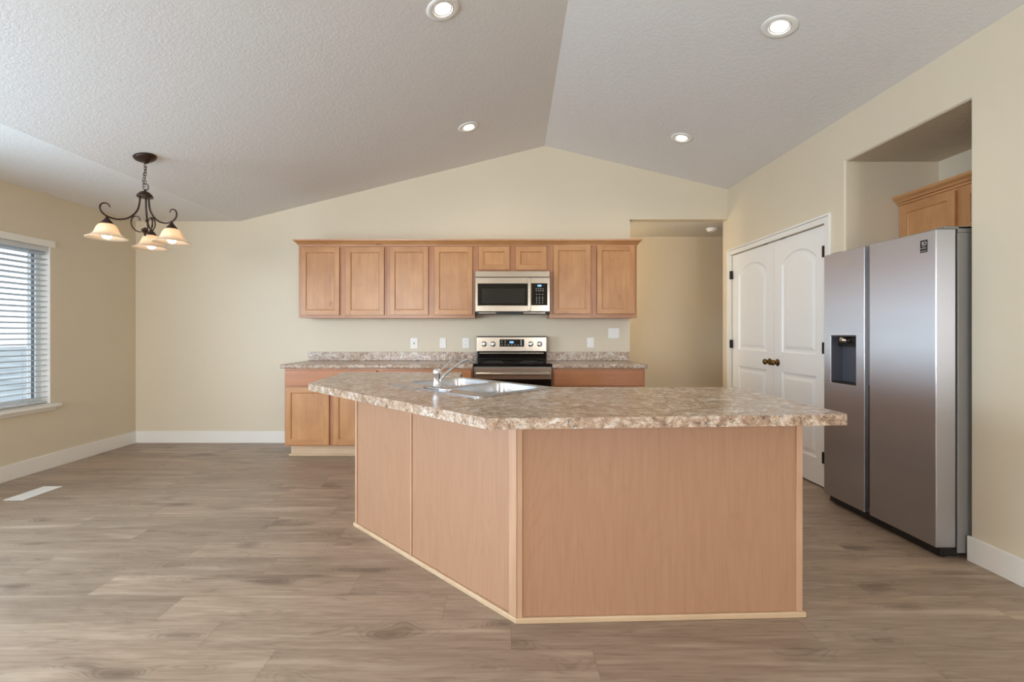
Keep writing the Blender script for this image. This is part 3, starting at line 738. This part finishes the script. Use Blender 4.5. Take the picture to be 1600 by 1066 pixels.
# ------------------------------------------------------------------ wall plates
def plate(px0, px1, py0, py1, kind, lab):
    sw = F/(D-0.006)
    x0, x1, z0, z1 = (px0-CX)/sw, (px1-CX)/sw, H+(CY-py1)/sw, H+(CY-py0)/sw
    xc, zc = (x0+x1)/2, (z0+z1)/2
    names = {'duplex': 'wall_outlet', 'gfci': 'wall_outlet', 'blank': 'wall_plate', 'rocker': 'light_switch', 'toggle2': 'light_switch'}
    t = thing(names[kind], (xc, D, z0), lab, {'wall_outlet': 'outlet', 'wall_plate': 'wall plate', 'light_switch': 'light switch'}[names[kind]])
    MB().box(x0, x1, D-0.007, D-0.0005, z0, z1, 0.0025, segs=3).build('cover_plate', 'white_plastic', t)
    if kind == 'duplex':
        for dz in (-0.021, 0.021):
            r_ = MB().prism(rrect(xc-0.017, xc+0.017, zc+dz-0.014, zc+dz+0.014, 0.008), D-0.0095, D-0.0072, 'y').build('receptacle', 'white_plastic', t)
            q = MB()
            for dx in (-0.006, 0.006): q.box(xc+dx-0.0012, xc+dx+0.0012, D-0.0099, D-0.0096, zc+dz-0.002, zc+dz+0.006)
            q.build('slot', 'black', r_)
    if kind == 'gfci':
        r_ = MB().box(xc-0.017, xc+0.017, D-0.0095, D-0.0072, zc-0.034, zc+0.034, 0.001).build('receptacle', 'white_plastic', t)
        MB().box(xc-0.005, xc+0.005, D-0.0105, D-0.0096, zc-0.010, zc+0.006, 0.0004).box(xc-0.003, xc+0.003, D-0.0105, D-0.0096, zc+0.008, zc+0.012).build('reset_button', 'black', r_)
    if kind == 'rocker':
        MB().box(xc-0.0165, xc+0.0165, D-0.0095, D-0.0072, zc-0.033, zc+0.033, 0.001).build('switch_frame', 'white_plastic', t)
        MB().box(xc-0.005, xc+0.005, D-0.0125, D-0.0096, zc-0.018, zc+0.018, 0.001).build('switch_lever', 'white_plastic', t)
    if kind == 'toggle2':
        for dx, dz in ((-0.023, 0.004), (0.023, 0.004)):
            MB().box(xc+dx-0.005, xc+dx+0.005, D-0.0085, D-0.0072, zc-0.012, zc+0.012).build('toggle_surround', 'white_plastic', t)
            MB().box(xc+dx-0.0035, xc+dx+0.0035, D-0.017, D-0.0086, zc+dz-0.005, zc+dz+0.005, 0.001).build('toggle', 'white_plastic', t)
plate(641.3, 652.8, 528.2, 545, 'gfci', 'white outlet with a dark centre, leftmost plate above the long back counter')
plate(687, 697, 528.2, 544, 'blank', 'blank white wall plate between two outlets above the back counter')
plate(722.5, 733.5, 528.2, 544, 'duplex', 'white duplex outlet just left of the range control panel')
plate(917.2, 928, 527.7, 543.7, 'rocker', 'narrow white switch low on the wall right of the range')
plate(950.3, 967.6, 512.8, 528.8, 'toggle2', 'wide double toggle light switch near the hall opening')

# ------------------------------------------------------------------ island
C0, C1, C2, C3, C4, C5, C6, C7 = (0.062, 1.944), (-0.928, 2.921), (-0.945, 3.56), (-0.345, 3.56), (-0.345, 3.21), (0.275, 2.565), (1.285, 2.565), (1.285, 1.988)
isl = thing('kitchen_island', (0.2, 2.4, 0), 'angled kitchen island base with pale maple panels', 'kitchen island')
def wall_piece(a, b, t, z0, z1, s0=0.0, s1=None, out=0.0):
    """upright board along a->b, t thick towards the left of a->b, starting s0, ending s1 along the line"""
    A, B = Vector(a), Vector(b); Ln = (B-A).length; s1 = Ln if s1 is None else s1
    mtx = local((A.x, A.y, 0), (B-A))
    return mtx, s0, s1
def board(mb, a, b, t, z0, z1, s0=0.0, s1=None, out=0.0, bev=0.0, mi=0):
    mtx, s0, s1 = wall_piece(a, b, t, z0, z1, s0, s1)
    mb.box(s0, s1, -out, t-out, z0, z1, bev, mi, mtx); return mb
LD = (Vector(C0)-Vector(C1)).length; LF = (Vector(C7)-Vector(C0)).length
ZT = 0.8755
# the outline runs C1 -> C0 -> C7 with the room on its right hand side
SEAM = 0.775
board(MB(), C1, C0, 0.016, 0.0, ZT, 0.004, LD-SEAM-0.0004).build('end_panel', 'panel', isl)
board(MB(), C1, C0, 0.016, 0.0, ZT, LD-SEAM+0.0004, LD-0.004).build('angled_panel', 'panel', isl)
board(MB(), C0, C7, 0.016, 0.0, ZT, 0.012, LF-0.002).build('front_panel', 'panel', isl)
for (a, b, s0, s1) in ((C1, C0, 0.0, 0.022), (C1, C0, LD-SEAM-0.006, LD-SEAM+0.006), (C1, C0, LD-0.042, LD+0.002), (C0, C7, 0.0005, 0.022), (C0, C7, LF-0.020, LF+0.006)):
    board(MB(), a, b, 0.0065, 0.024, ZT, s0, s1, 0.0068, 0.001).build('corner_batten', 'wood_raw_v', isl)
sh = MB(); board(sh, C1, C0, 0.0137, 0.0, 0.024, -0.012, LD+0.008, 0.014, 0.004); sh.build('shoe_moulding', 'wood_raw', isl)
sh = MB(); board(sh, C0, C7, 0.0137, 0.0, 0.024, -0.004, LF+0.018, 0.014, 0.004); sh.build('shoe_moulding', 'wood_raw', isl)
board(MB(), C7, C6, 0.016, 0.0, ZT, 0.018, None).build('side_panel', 'panel', isl)
board(MB(), C2, C1, 0.016, 0.0, ZT, 0.0, None).build('side_panel', 'panel', isl)
kb = MB()
board(kb, C6, C5, 0.018, 0.10, ZT, 0.018, None); board(kb, C5, C4, 0.018, 0.10, ZT); board(kb, C4, C3, 0.018, 0.10, ZT); board(kb, C3, C2, 0.018, 0.0, ZT, 0, 0.58)
kb.build('kitchen_side_front', 'wood_v', isl)

# island worktop
P = [(-0.050, 1.640), (-1.172, 2.778), (-1.235, 3.600), (-0.315, 3.600), (-0.300, 3.215), (0.300, 2.600), (1.314, 2.592), (1.300, 1.722)]
outline = round_poly(P, [0.05, 0.012, 0.03, 0.01, 0.03, 0.03, 0.01, 0.025], 5)
SU = Vector((0.7009, -0.7133)); SV = Vector((0.7133, 0.7009)); SO = Vector((-0.204, 2.650))
def suv(u, v): q = SO+SU*u+SV*v; return (q.x, q.y)
hole = [suv(*q) for q in rrect(-0.395, 0.395, -0.260, 0.260, 0.04)]
it = MB().prism(outline, 0.8765, 0.9165, 'z', [hole]).build('island_countertop', 'laminate', origin=(0.1, 2.4, 0.8765), bevel=0.011, bsegs=4)
tag(it, 'angled speckled brown laminate countertop with rolled edge on the island', 'countertop')

# sink (local u along its length, v towards the kitchen)
ZS = 0.9168
smx = Matrix(((SU.x, SV.x, 0, SO.x), (SU.y, SV.y, 0, SO.y), (0, 0, 1, 0), (0, 0, 0, 1)))
sk = thing('kitchen_sink', (SO.x, SO.y, ZS), 'double bowl stainless drop-in sink set at an angle in the island', 'sink')
b1 = (-0.375, -0.018, -0.165, 0.245); b2 = (0.018, 0.375, -0.165, 0.245)
holes2 = [rrect(*b1, 0.07), rrect(*b2, 0.07)]
rim = MB().prism(rrect(-0.418, 0.418, -0.280, 0.280, 0.03), ZS, ZS+0.005, 'z', holes2, mtx=smx)
rim.build('rim', 'sink_steel', sk, bevel=0.002)
for b_ in (b1, b2):
    base = rrect(*b_, 0.07)
    lps = []
    for ins, z in ((0.0005, ZS+0.0045), (0.003, ZS-0.004), (0.008, ZS-0.06), (0.012, ZS-0.155), (0.022, ZS-0.172), (0.045, ZS-0.178)):
        k = inset(base, ins); lps.append([(p[0], p[1], z) for p in k])
    bo = MB().loft(lps, smooth=True, mtx=smx).build('basin', 'sink_steel', sk)
    c_ = suv((b_[0]+b_[1])/2, (b_[2]+b_[3])/2)
    MB().lathe([(0, 0.0015), (0.020, 0.0015), (0.038, 0.004), (0.044, 0.001), (0.044, 0)], Matrix.Translation((c_[0], c_[1], ZS-0.1775)), 28).build('drain', 'chrome', bo)
# faucet
FC = suv(0.018, -0.226); ZF = ZS+0.0052
fa = thing('faucet', (FC[0], FC[1], ZF), 'chrome single lever kitchen faucet standing on the island sink rim', 'faucet')
fmx = Matrix(((SU.x, SV.x, 0, FC[0]), (SU.y, SV.y, 0, FC[1]), (0, 0, 1, ZF), (0, 0, 0, 1)))
def oval(a, b, n=36): return [(a*math.cos(2*PI*k/n), b*math.sin(2*PI*k/n)) for k in range(n)]
lp = [[(p[0], p[1], z) for p in oval(a, b)] for a, b, z in ((0.128, 0.030, 0), (0.128, 0.030, 0.005), (0.120, 0.026, 0.010), (0.03, 0.02, 0.013))]
MB().loft(lp, cap0=True, smooth=True, mtx=fmx).build('base_plate', 'chrome', fa)
MB().lathe([(0.026, 0.0125), (0.023, 0.018), (0.021, 0.03), (0.0205, 0.074), (0.0215, 0.076), (0.0215, 0.098), (0.017, 0.108), (0.008, 0.112), (0, 0.113)], fmx, 28).build('faucet_body', 'chrome', fa)
sp = [(0, 0.015, 0.046), (0, 0.06, 0.078), (0, 0.12, 0.116), (0, 0.17, 0.140), (0, 0.205, 0.148), (0, 0.228, 0.146), (0, 0.240, 0.136), (0, 0.243, 0.122)]
MB().tube(sp, [0.011, 0.0095, 0.0085, 0.008, 0.008, 0.008, 0.0085, 0.0085], 14, mtx=fmx).build('spout', 'chrome', fa)
MB().tube([(0, 0.012, 0.086), (0, 0.035, 0.104), (0, 0.075, 0.138), (0, 0.105, 0.152), (0, 0.140, 0.156), (0, 0.158, 0.155)], [0.007, 0.005, 0.0042, 0.0042, 0.0042, 0.0035], 12, mtx=fmx).build('lever_handle', 'chrome', fa)

# ------------------------------------------------------------------ refrigerator
FX = 2.339; FY0, FY1 = 2.486, 3.352; FS0, FS1 = 2.938, 2.978; FT = 0.108
fr_ = thing('refrigerator', (2.8, (FY0+FY1)/2, 0), 'tall side by side stainless refrigerator with dispenser standing in the niche', 'refrigerator')
MB().box(FX+FT+0.014, 3.12, FY0+0.004, FY1-0.002, 0.03, 1.765, 0.004).build('body', 'grey_metal', fr_)
MB().box(FX+FT+0.0005, FX+FT+0.0135, FY0+0.012, FY1-0.012, 0.05, 1.75).build('door_gasket', 'black', fr_)
rd = MB().prism(rect(FY0, FS0, 0.062, 1.784), FX, FX+FT, 'x').build('refrigerator_door', 'fridge_steel', fr_, bevel=0.005, bsegs=3)
DYa, DYb, DZa, DZb = 3.050, 3.284, 0.872, 1.203
fd = MB().prism(rect(FS1, FY1, 0.062, 1.784), FX, FX+FT, 'x', [rect(DYa, DYb, DZa, DZb)]).build('freezer_door', 'fridge_steel', fr_, bevel=0.004, bsegs=3)
MB().box(FX+0.034, FX+FT-0.006, FS1-0.0135, FS1-0.0005, 0.885, 1.475).build('handle_recess', 'black', fd)
MB().box(FX+0.026, FX+FT-0.006, FS1-0.009, FS1-0.0005, 0.09, 0.884).build('door_edge_trim', 'black', fd)
# dispenser well
dsp = MB()
x0, x1 = FX+0.004, FX+0.085
dsp.box(x1-0.004, x1, DYa+0.0005, DYb-0.0005, DZa+0.0005, DZb-0.0005)
dsp.box(x0, x1-0.004, DYa+0.0005, DYa+0.005, DZa+0.0005, DZb-0.0005).box(x0, x1-0.004, DYb-0.005, DYb-0.0005, DZa+0.0005, DZb-0.0005)
dsp.box(x0, x1-0.004, DYa+0.005, DYb-0.005, DZb-0.005, DZb-0.0005)
dw = dsp.build('dispenser_well', 'dispenser_grey', fd)
MB().box(x0+0.004, x1-0.005, DYa+0.006, DYb-0.006, DZa+0.0008, DZa+0.010).build('drip_tray', 'black', dw)
MB().box(x0+0.048, x1-0.005, DYa+0.006, DYb-0.006, DZb-0.075, DZb-0.006).build('dispenser_head', 'black', dw)
MB().lathe([(0, 0), (0.026, 0), (0.032, 0.01), (0.032, 0.0445), (0, 0.0445)], Matrix.Translation((FX+0.038, 3.20, DZb-0.050)), 24).build('ice_chute', 'steel', dw)
MB().box(x1-0.020, x1-0.012, 3.062, 3.135, DZa+0.014, DZb-0.080, 0.003).build('dispenser_paddle', 'pale_slate', dw)
st_ = MB().box(FX-0.0012, FX-0.0002, 2.535, 2.579, 1.668, 1.737).build('sticker', 'black', rd)
q = MB()
q.box(FX-0.0018, FX-0.0013, 2.562, 2.566, 1.707, 1.729).box(FX-0.0018, FX-0.0013, 2.566, 2.570, 1.721, 1.726)
q.lathe([(0.0065, 0), (0.0105, 0), (0.0105, 0.0005), (0.0065, 0.0005)], Matrix.Translation((FX-0.0013, 2.5495, 1.718)) @ Matrix.Rotation(-PI/2, 4, 'Y'), 24, close=True, smooth=False)
for z_, a, b in ((1.702, 2.549, 2.565), (1.692, 2.540, 2.575), (1.676, 2.540, 2.575)): q.box(FX-0.0018, FX-0.0013, a, b, z_-0.0015, z_+0.0012)
q.build('sticker_print', 'icon', st_)
hg = MB().box(FX+0.055, FX+0.26, FY0+0.006, FY0+0.075, 1.7848, 1.800, 0.003).box(FX+0.125, FX+0.30, FY0+0.006, FY0+0.16, 1.7658, 1.800, 0.004)
hg.build('hinge_cover', 'grey_metal', fr_)
MB().box(FX+0.055, FX+0.26, FY1-0.08, FY1-0.006, 1.7848, 1.800, 0.003).build('hinge_cover', 'grey_metal', fr_)
MB().box(FX+0.035, FX+0.14, FY0+0.012, FY1-0.012, 0.012, 0.058, 0.002).build('kick_grille', 'black', fr_)
for yy in (FY0+0.05, FY1-0.05):
    MB().lathe([(0, 0), (0.022, 0), (0.022, 0.008), (0.010, 0.010), (0.010, 0.0115), (0, 0.0115)], Matrix.Translation((FX+0.075, yy, 0)), 18).build('leveling_foot', 'black', fr_)
for yy in (FY0+0.06, FY1-0.06):
    MB().box(2.95, 3.0, yy-0.015, yy+0.015, 0.0, 0.0295, 0.004).build('roller', 'black', fr_)

# cabinet over the refrigerator
CXF = 2.905
oc = thing('wall_cabinet', (NX, 2.93, 1.83), 'maple wall cabinet with crown set in the niche above the refrigerator', 'cabinet')
oy0, oy1 = 2.478, 3.374
MB().box(CXF+0.018, NX-0.0006, oy0, oy1, 1.84, 2.150, 0.001).build('carcass', 'wood_v', oc)
f = MB()
f.box(CXF, CXF+0.0178, oy0, oy0+0.03, 1.84, 2.150, 0.001, 0).box(CXF, CXF+0.0178, oy1-0.03, oy1, 1.84, 2.150, 0.001, 0).box(CXF, CXF+0.0178, 2.885, 2.946, 1.84, 2.150, 0.001, 0)
f.box(CXF+0.0004, CXF+0.0176, oy0+0.029, oy1-0.029, 1.84, 1.87, 0, 1).box(CXF+0.0004, CXF+0.0176, oy0+0.029, oy1-0.029, 2.11, 2.150, 0, 1)
f.build('face_frame', ['wood_v', 'wood_hy'], oc)
cab_door(oc, 2.940, 3.345, 1.855, 2.135, CXF-0.0205, axis='x', hm='wood_hy')
cab_door(oc, 2.500, 2.895, 1.855, 2.135, CXF-0.0205, axis='x', hm='wood_hy')
prof = [(0.0, 0.0), (0.010, 0.0), (0.013, 0.012), (0.024, 0.018), (0.030, 0.030), (0.048, 0.044), (0.052, 0.050), (0.054, 0.062), (0.0, 0.062)]
MB().loft([[(NX-0.001, oy0+0.001, 2.1505+dz), (CXF-o_, oy0+0.001, 2.1505+dz), (CXF-o_, oy1-0.001, 2.1505+dz), (NX-0.001, oy1-0.001, 2.1505+dz)] for o_, dz in prof], cap0=True).build('crown_moulding', 'wood_hy', oc)

# ------------------------------------------------------------------ chandelier
HX, HYc = -2.676, 3.450; ZCE = ceil_z(HX, HYc)
ch = thing('chandelier', (HX, HYc, ZCE), 'bronze three-arm chandelier with frosted bell shades hanging from the sloped ceiling', 'chandelier')
tilt = Matrix.Rotation(-math.atan(SL), 4, 'Y')
MB().lathe([(0, -0.050), (0.012, -0.050), (0.016, -0.040), (0.045, -0.030), (0.068, -0.014), (0.075, -0.001), (0, -0.001)], Matrix.Translation((HX, HYc, ZCE)) @ tilt, 36).build('canopy', 'bronze', ch)
chn = MB(); z = ZCE-0.055; zb = 2.318; n_l = 8; pitch = (z-zb)/n_l
wob = [0, .002, .004, .002, -.003, -.008, -.010, -.006]
for i in range(n_l):
    zc = z-pitch*(i+0.5); hh = pitch*0.72; ww = 0.0085; pts = []
    for k in range(16):
        a = 2*PI*k/16; u = ww*math.cos(a); w_ = hh*math.sin(a)
        pts.append((HX+wob[i]+(u if i % 2 else 0), HYc+(0 if i % 2 else u), zc+w_))
    chn.tube(pts, 0.0021, 6, closed=True)
chn.build('chain', 'bronze', ch)
wire = [(HX, HYc, ZCE-0.05)]+[(HX+0.012*math.sin(t*1.3), HYc+0.008*math.cos(t*1.3), ZCE-0.05-0.026*t) for t in range(1, 7)]
wire += [(HX+0.020*math.cos(a)*(1+0.4*math.sin(a*0.5))+0.006, HYc+0.012*math.sin(a*0.5), 2.315+0.024*math.sin(a)) for a in [PI/2-k*PI/8 for k in range(28)]]
wire += [(HX, HYc, 2.290)]
MB().tube(wire, 0.0020, 6).build('supply_wire', 'bronze', ch)
MB().lathe([(0, 2.30), (0.006, 2.298), (0.008, 2.285), (0.028, 2.277), (0.046, 2.258), (0.053, 2.240), (0.050, 2.236), (0.02, 2.240), (0, 2.240)], Matrix.Translation((HX, HYc, 0)), 32).build('hub', 'bronze', ch)
MB().lathe([(0, 1.948), (0.006, 1.950), (0.008, 1.958), (0.006, 1.964), (0.012, 1.972), (0.014, 1.982), (0.022, 1.988), (0.024, 1.996), (0.012, 2.004), (0.005, 2.012), (0, 2.014)], Matrix.Translation((HX, HYc, 0)), 20).build('finial', 'bronze', ch)
def smooth(pts, sub=5):
    out = []; P_ = [Vector(p) for p in pts]
    for i in range(len(P_)-1):
        p0, p1, p2, p3 = P_[max(i-1, 0)], P_[i], P_[i+1], P_[min(i+2, len(P_)-1)]
        for k in range(sub):
            t = k/sub
            out.append(0.5*((2*p1)+(p2-p0)*t+(2*p0-5*p1+4*p2-p3)*t*t+(3*p1-p0-3*p2+p3)*t**3))
    out.append(P_[-1]); return out
arm_p = smooth([(.032, 2.242), (.034, 2.19), (.046, 2.135), (.075, 2.088), (.115, 2.055), (.165, 2.040), (.212, 2.044), (.248, 2.064), (.266, 2.096), (.258, 2.128), (.235, 2.140), (.215, 2.132), (.210, 2.116)])
scr_p = smooth([(.008, 1.986), (.030, 1.974), (.058, 1.980), (.080, 2.008), (.086, 2.042), (.074, 2.074), (.052, 2.086), (.034, 2.076), (.031, 2.058)])
ARM_R = 0.226
for deg in (237.7, 117.6, 352.0):
    a = math.radians(deg); ca, sa = math.cos(a), math.sin(a)
    rz = lambda pts: [(HX+p.x*ca, HYc+p.x*sa, p.y) for p in pts]
    n_ = len(arm_p)
    ao = MB().tube(rz(arm_p), [0.0062-0.003*max(0, (i/n_-0.6)/0.4) for i in range(n_)], 10).build('arm', 'bronze', ch)
    n_ = len(scr_p)
    MB().tube(rz(scr_p), [0.0045-0.0015*abs(i/n_-0.5)*2 for i in range(n_)], 8).build('scroll', 'bronze', ch)
    T = Matrix.Translation((HX+ARM_R*ca, HYc+ARM_R*sa, 0))
    MB().lathe([(0, 2.046), (0.008, 2.044), (0.010, 2.034), (0.020, 2.022), (0.034, 2.004), (0.038, 1.996), (0.034, 1.994), (0, 1.996)], T, 24).build('shade_holder', 'bronze', ao)
    prof = [(0.036, 1.995), (0.050, 1.985), (0.062, 1.965), (0.070, 1.942), (0.080, 1.922), (0.100, 1.905), (0.121, 1.896), (0.122, 1.892), (0.117, 1.892), (0.098, 1.901), (0.077, 1.918), (0.066, 1.941), (0.058, 1.963), (0.046, 1.981), (0.032, 1.991)]
    MB().lathe(prof, T, 40, close=True).build('shade', 'shade', ch)
    MB().lathe([(0, 1.886), (0.016, 1.890), (0.027, 1.901), (0.030, 1.914), (0.026, 1.930), (0.016, 1.946), (0.013, 1.970), (0.013, 1.993), (0, 1.993)], T, 24).build('light_bulb', 'bulb', ch)

# ------------------------------------------------------------------ recessed ceiling lights
def on_ceiling(px, py):
    """where the line of sight of the photo meets the vault"""
    lo, hi = 0.3, 12.0
    for _ in range(60):
        y = (lo+hi)/2; x = (px-CX)/F*y; z = H+(CY-py)/F*y
        if z < ceil_z(x, y): lo = y
        else: hi = y
    return x, y, ceil_z(x, y)
for px, py, lab in ((692, 14, 'round recessed light near the top edge on the left ceiling slope'), (732, 198.5, 'round recessed light low on the left ceiling slope above the upper cabinets'),
                    (1218, 41.5, 'round recessed light high on the right ceiling slope'), (1065, 215.5, 'round recessed light low on the right ceiling slope above the hall opening')):
    x, y, z = on_ceiling(px, py)
    tl = -math.atan(SL) if x < rx(y) else math.atan(SR)
    T = Matrix.Translation((x, y, z)) @ Matrix.Rotation(tl, 4, 'Y')
    t = thing('recessed_light', (x, y, z), lab, 'ceiling light', 'recessed ceiling lights')
    MB().lathe([(0.060, -0.002), (0.070, -0.007), (0.094, -0.006), (0.099, -0.001), (0.060, -0.001)], T, 44, close=True).build('trim_ring', 'white_plastic', t)
    MB().lathe([(0.058, -0.003), (0.060, -0.008), (0.0615, -0.008), (0.0615, -0.0012), (0.052, -0.0012)], T, 44).build('baffle', 'white_plastic', t)
    MB().lathe([(0, -0.0026), (0.046, -0.0026), (0.046, -0.0014), (0, -0.0014)], T, 36).build('lens', 'lamp_lens', t)
    l = bpy.data.lights.new('downlight', 'SPOT'); l.energy = 12; l.color = (1.0, 0.88, 0.70); l.spot_size = math.radians(150); l.spot_blend = 0.9; l.shadow_soft_size = 0.05
    lo = bpy.data.objects.new('downlight', l); COL.objects.link(lo); lo.parent = t; lo.location = (0.02*math.sin(tl)*0, 0, -0.03); lo.rotation_euler = (0, tl, 0)

# smoke detector on the hall ceiling
SDX, SDY = (1113-CX)/(F/5.58), 5.58
sdm = thing('smoke_detector', (SDX, SDY, OZ), 'white round smoke detector on the hall ceiling', 'smoke detector')
MB().lathe([(0, -0.012), (0.070, -0.012), (0.072, -0.0005), (0, -0.0005)], Matrix.Translation((SDX, SDY, OZ)), 32).build('base_plate', 'white_plastic', sdm)
MB().lathe([(0, -0.040), (0.045, -0.040), (0.060, -0.030), (0.066, -0.0125), (0, -0.0125)], Matrix.Translation((SDX, SDY, OZ)), 32).build('cover', 'white_plastic', sdm)

# floor register
vt = thing('floor_vent', (-3.57, 3.515, 0), 'white metal floor vent register lying in front of the left window', 'floor vent')
VX0, VX1, VY0, VY1 = -3.645, -3.495, 3.365, 3.665
MB().prism(rect(VX0, VX1, VY0, VY1), 0.0002, 0.005, 'z', [rect(VX0+0.025, VX1-0.025, VY0+0.028, VY1-0.028)]).build('frame', 'white_trim', vt, bevel=0.0015)
g = MB(); y = VY0+0.034
while y < VY1-0.034:
    g.box(VX0+0.0255, VX1-0.0255, y, y+0.007, 0.0008, 0.0042); y += 0.0125
g.box((VX0+VX1)/2-0.004, (VX0+VX1)/2+0.004, VY0+0.029, VY1-0.029, 0.0007, 0.0045)
g.build('louvers', 'white_trim', vt)
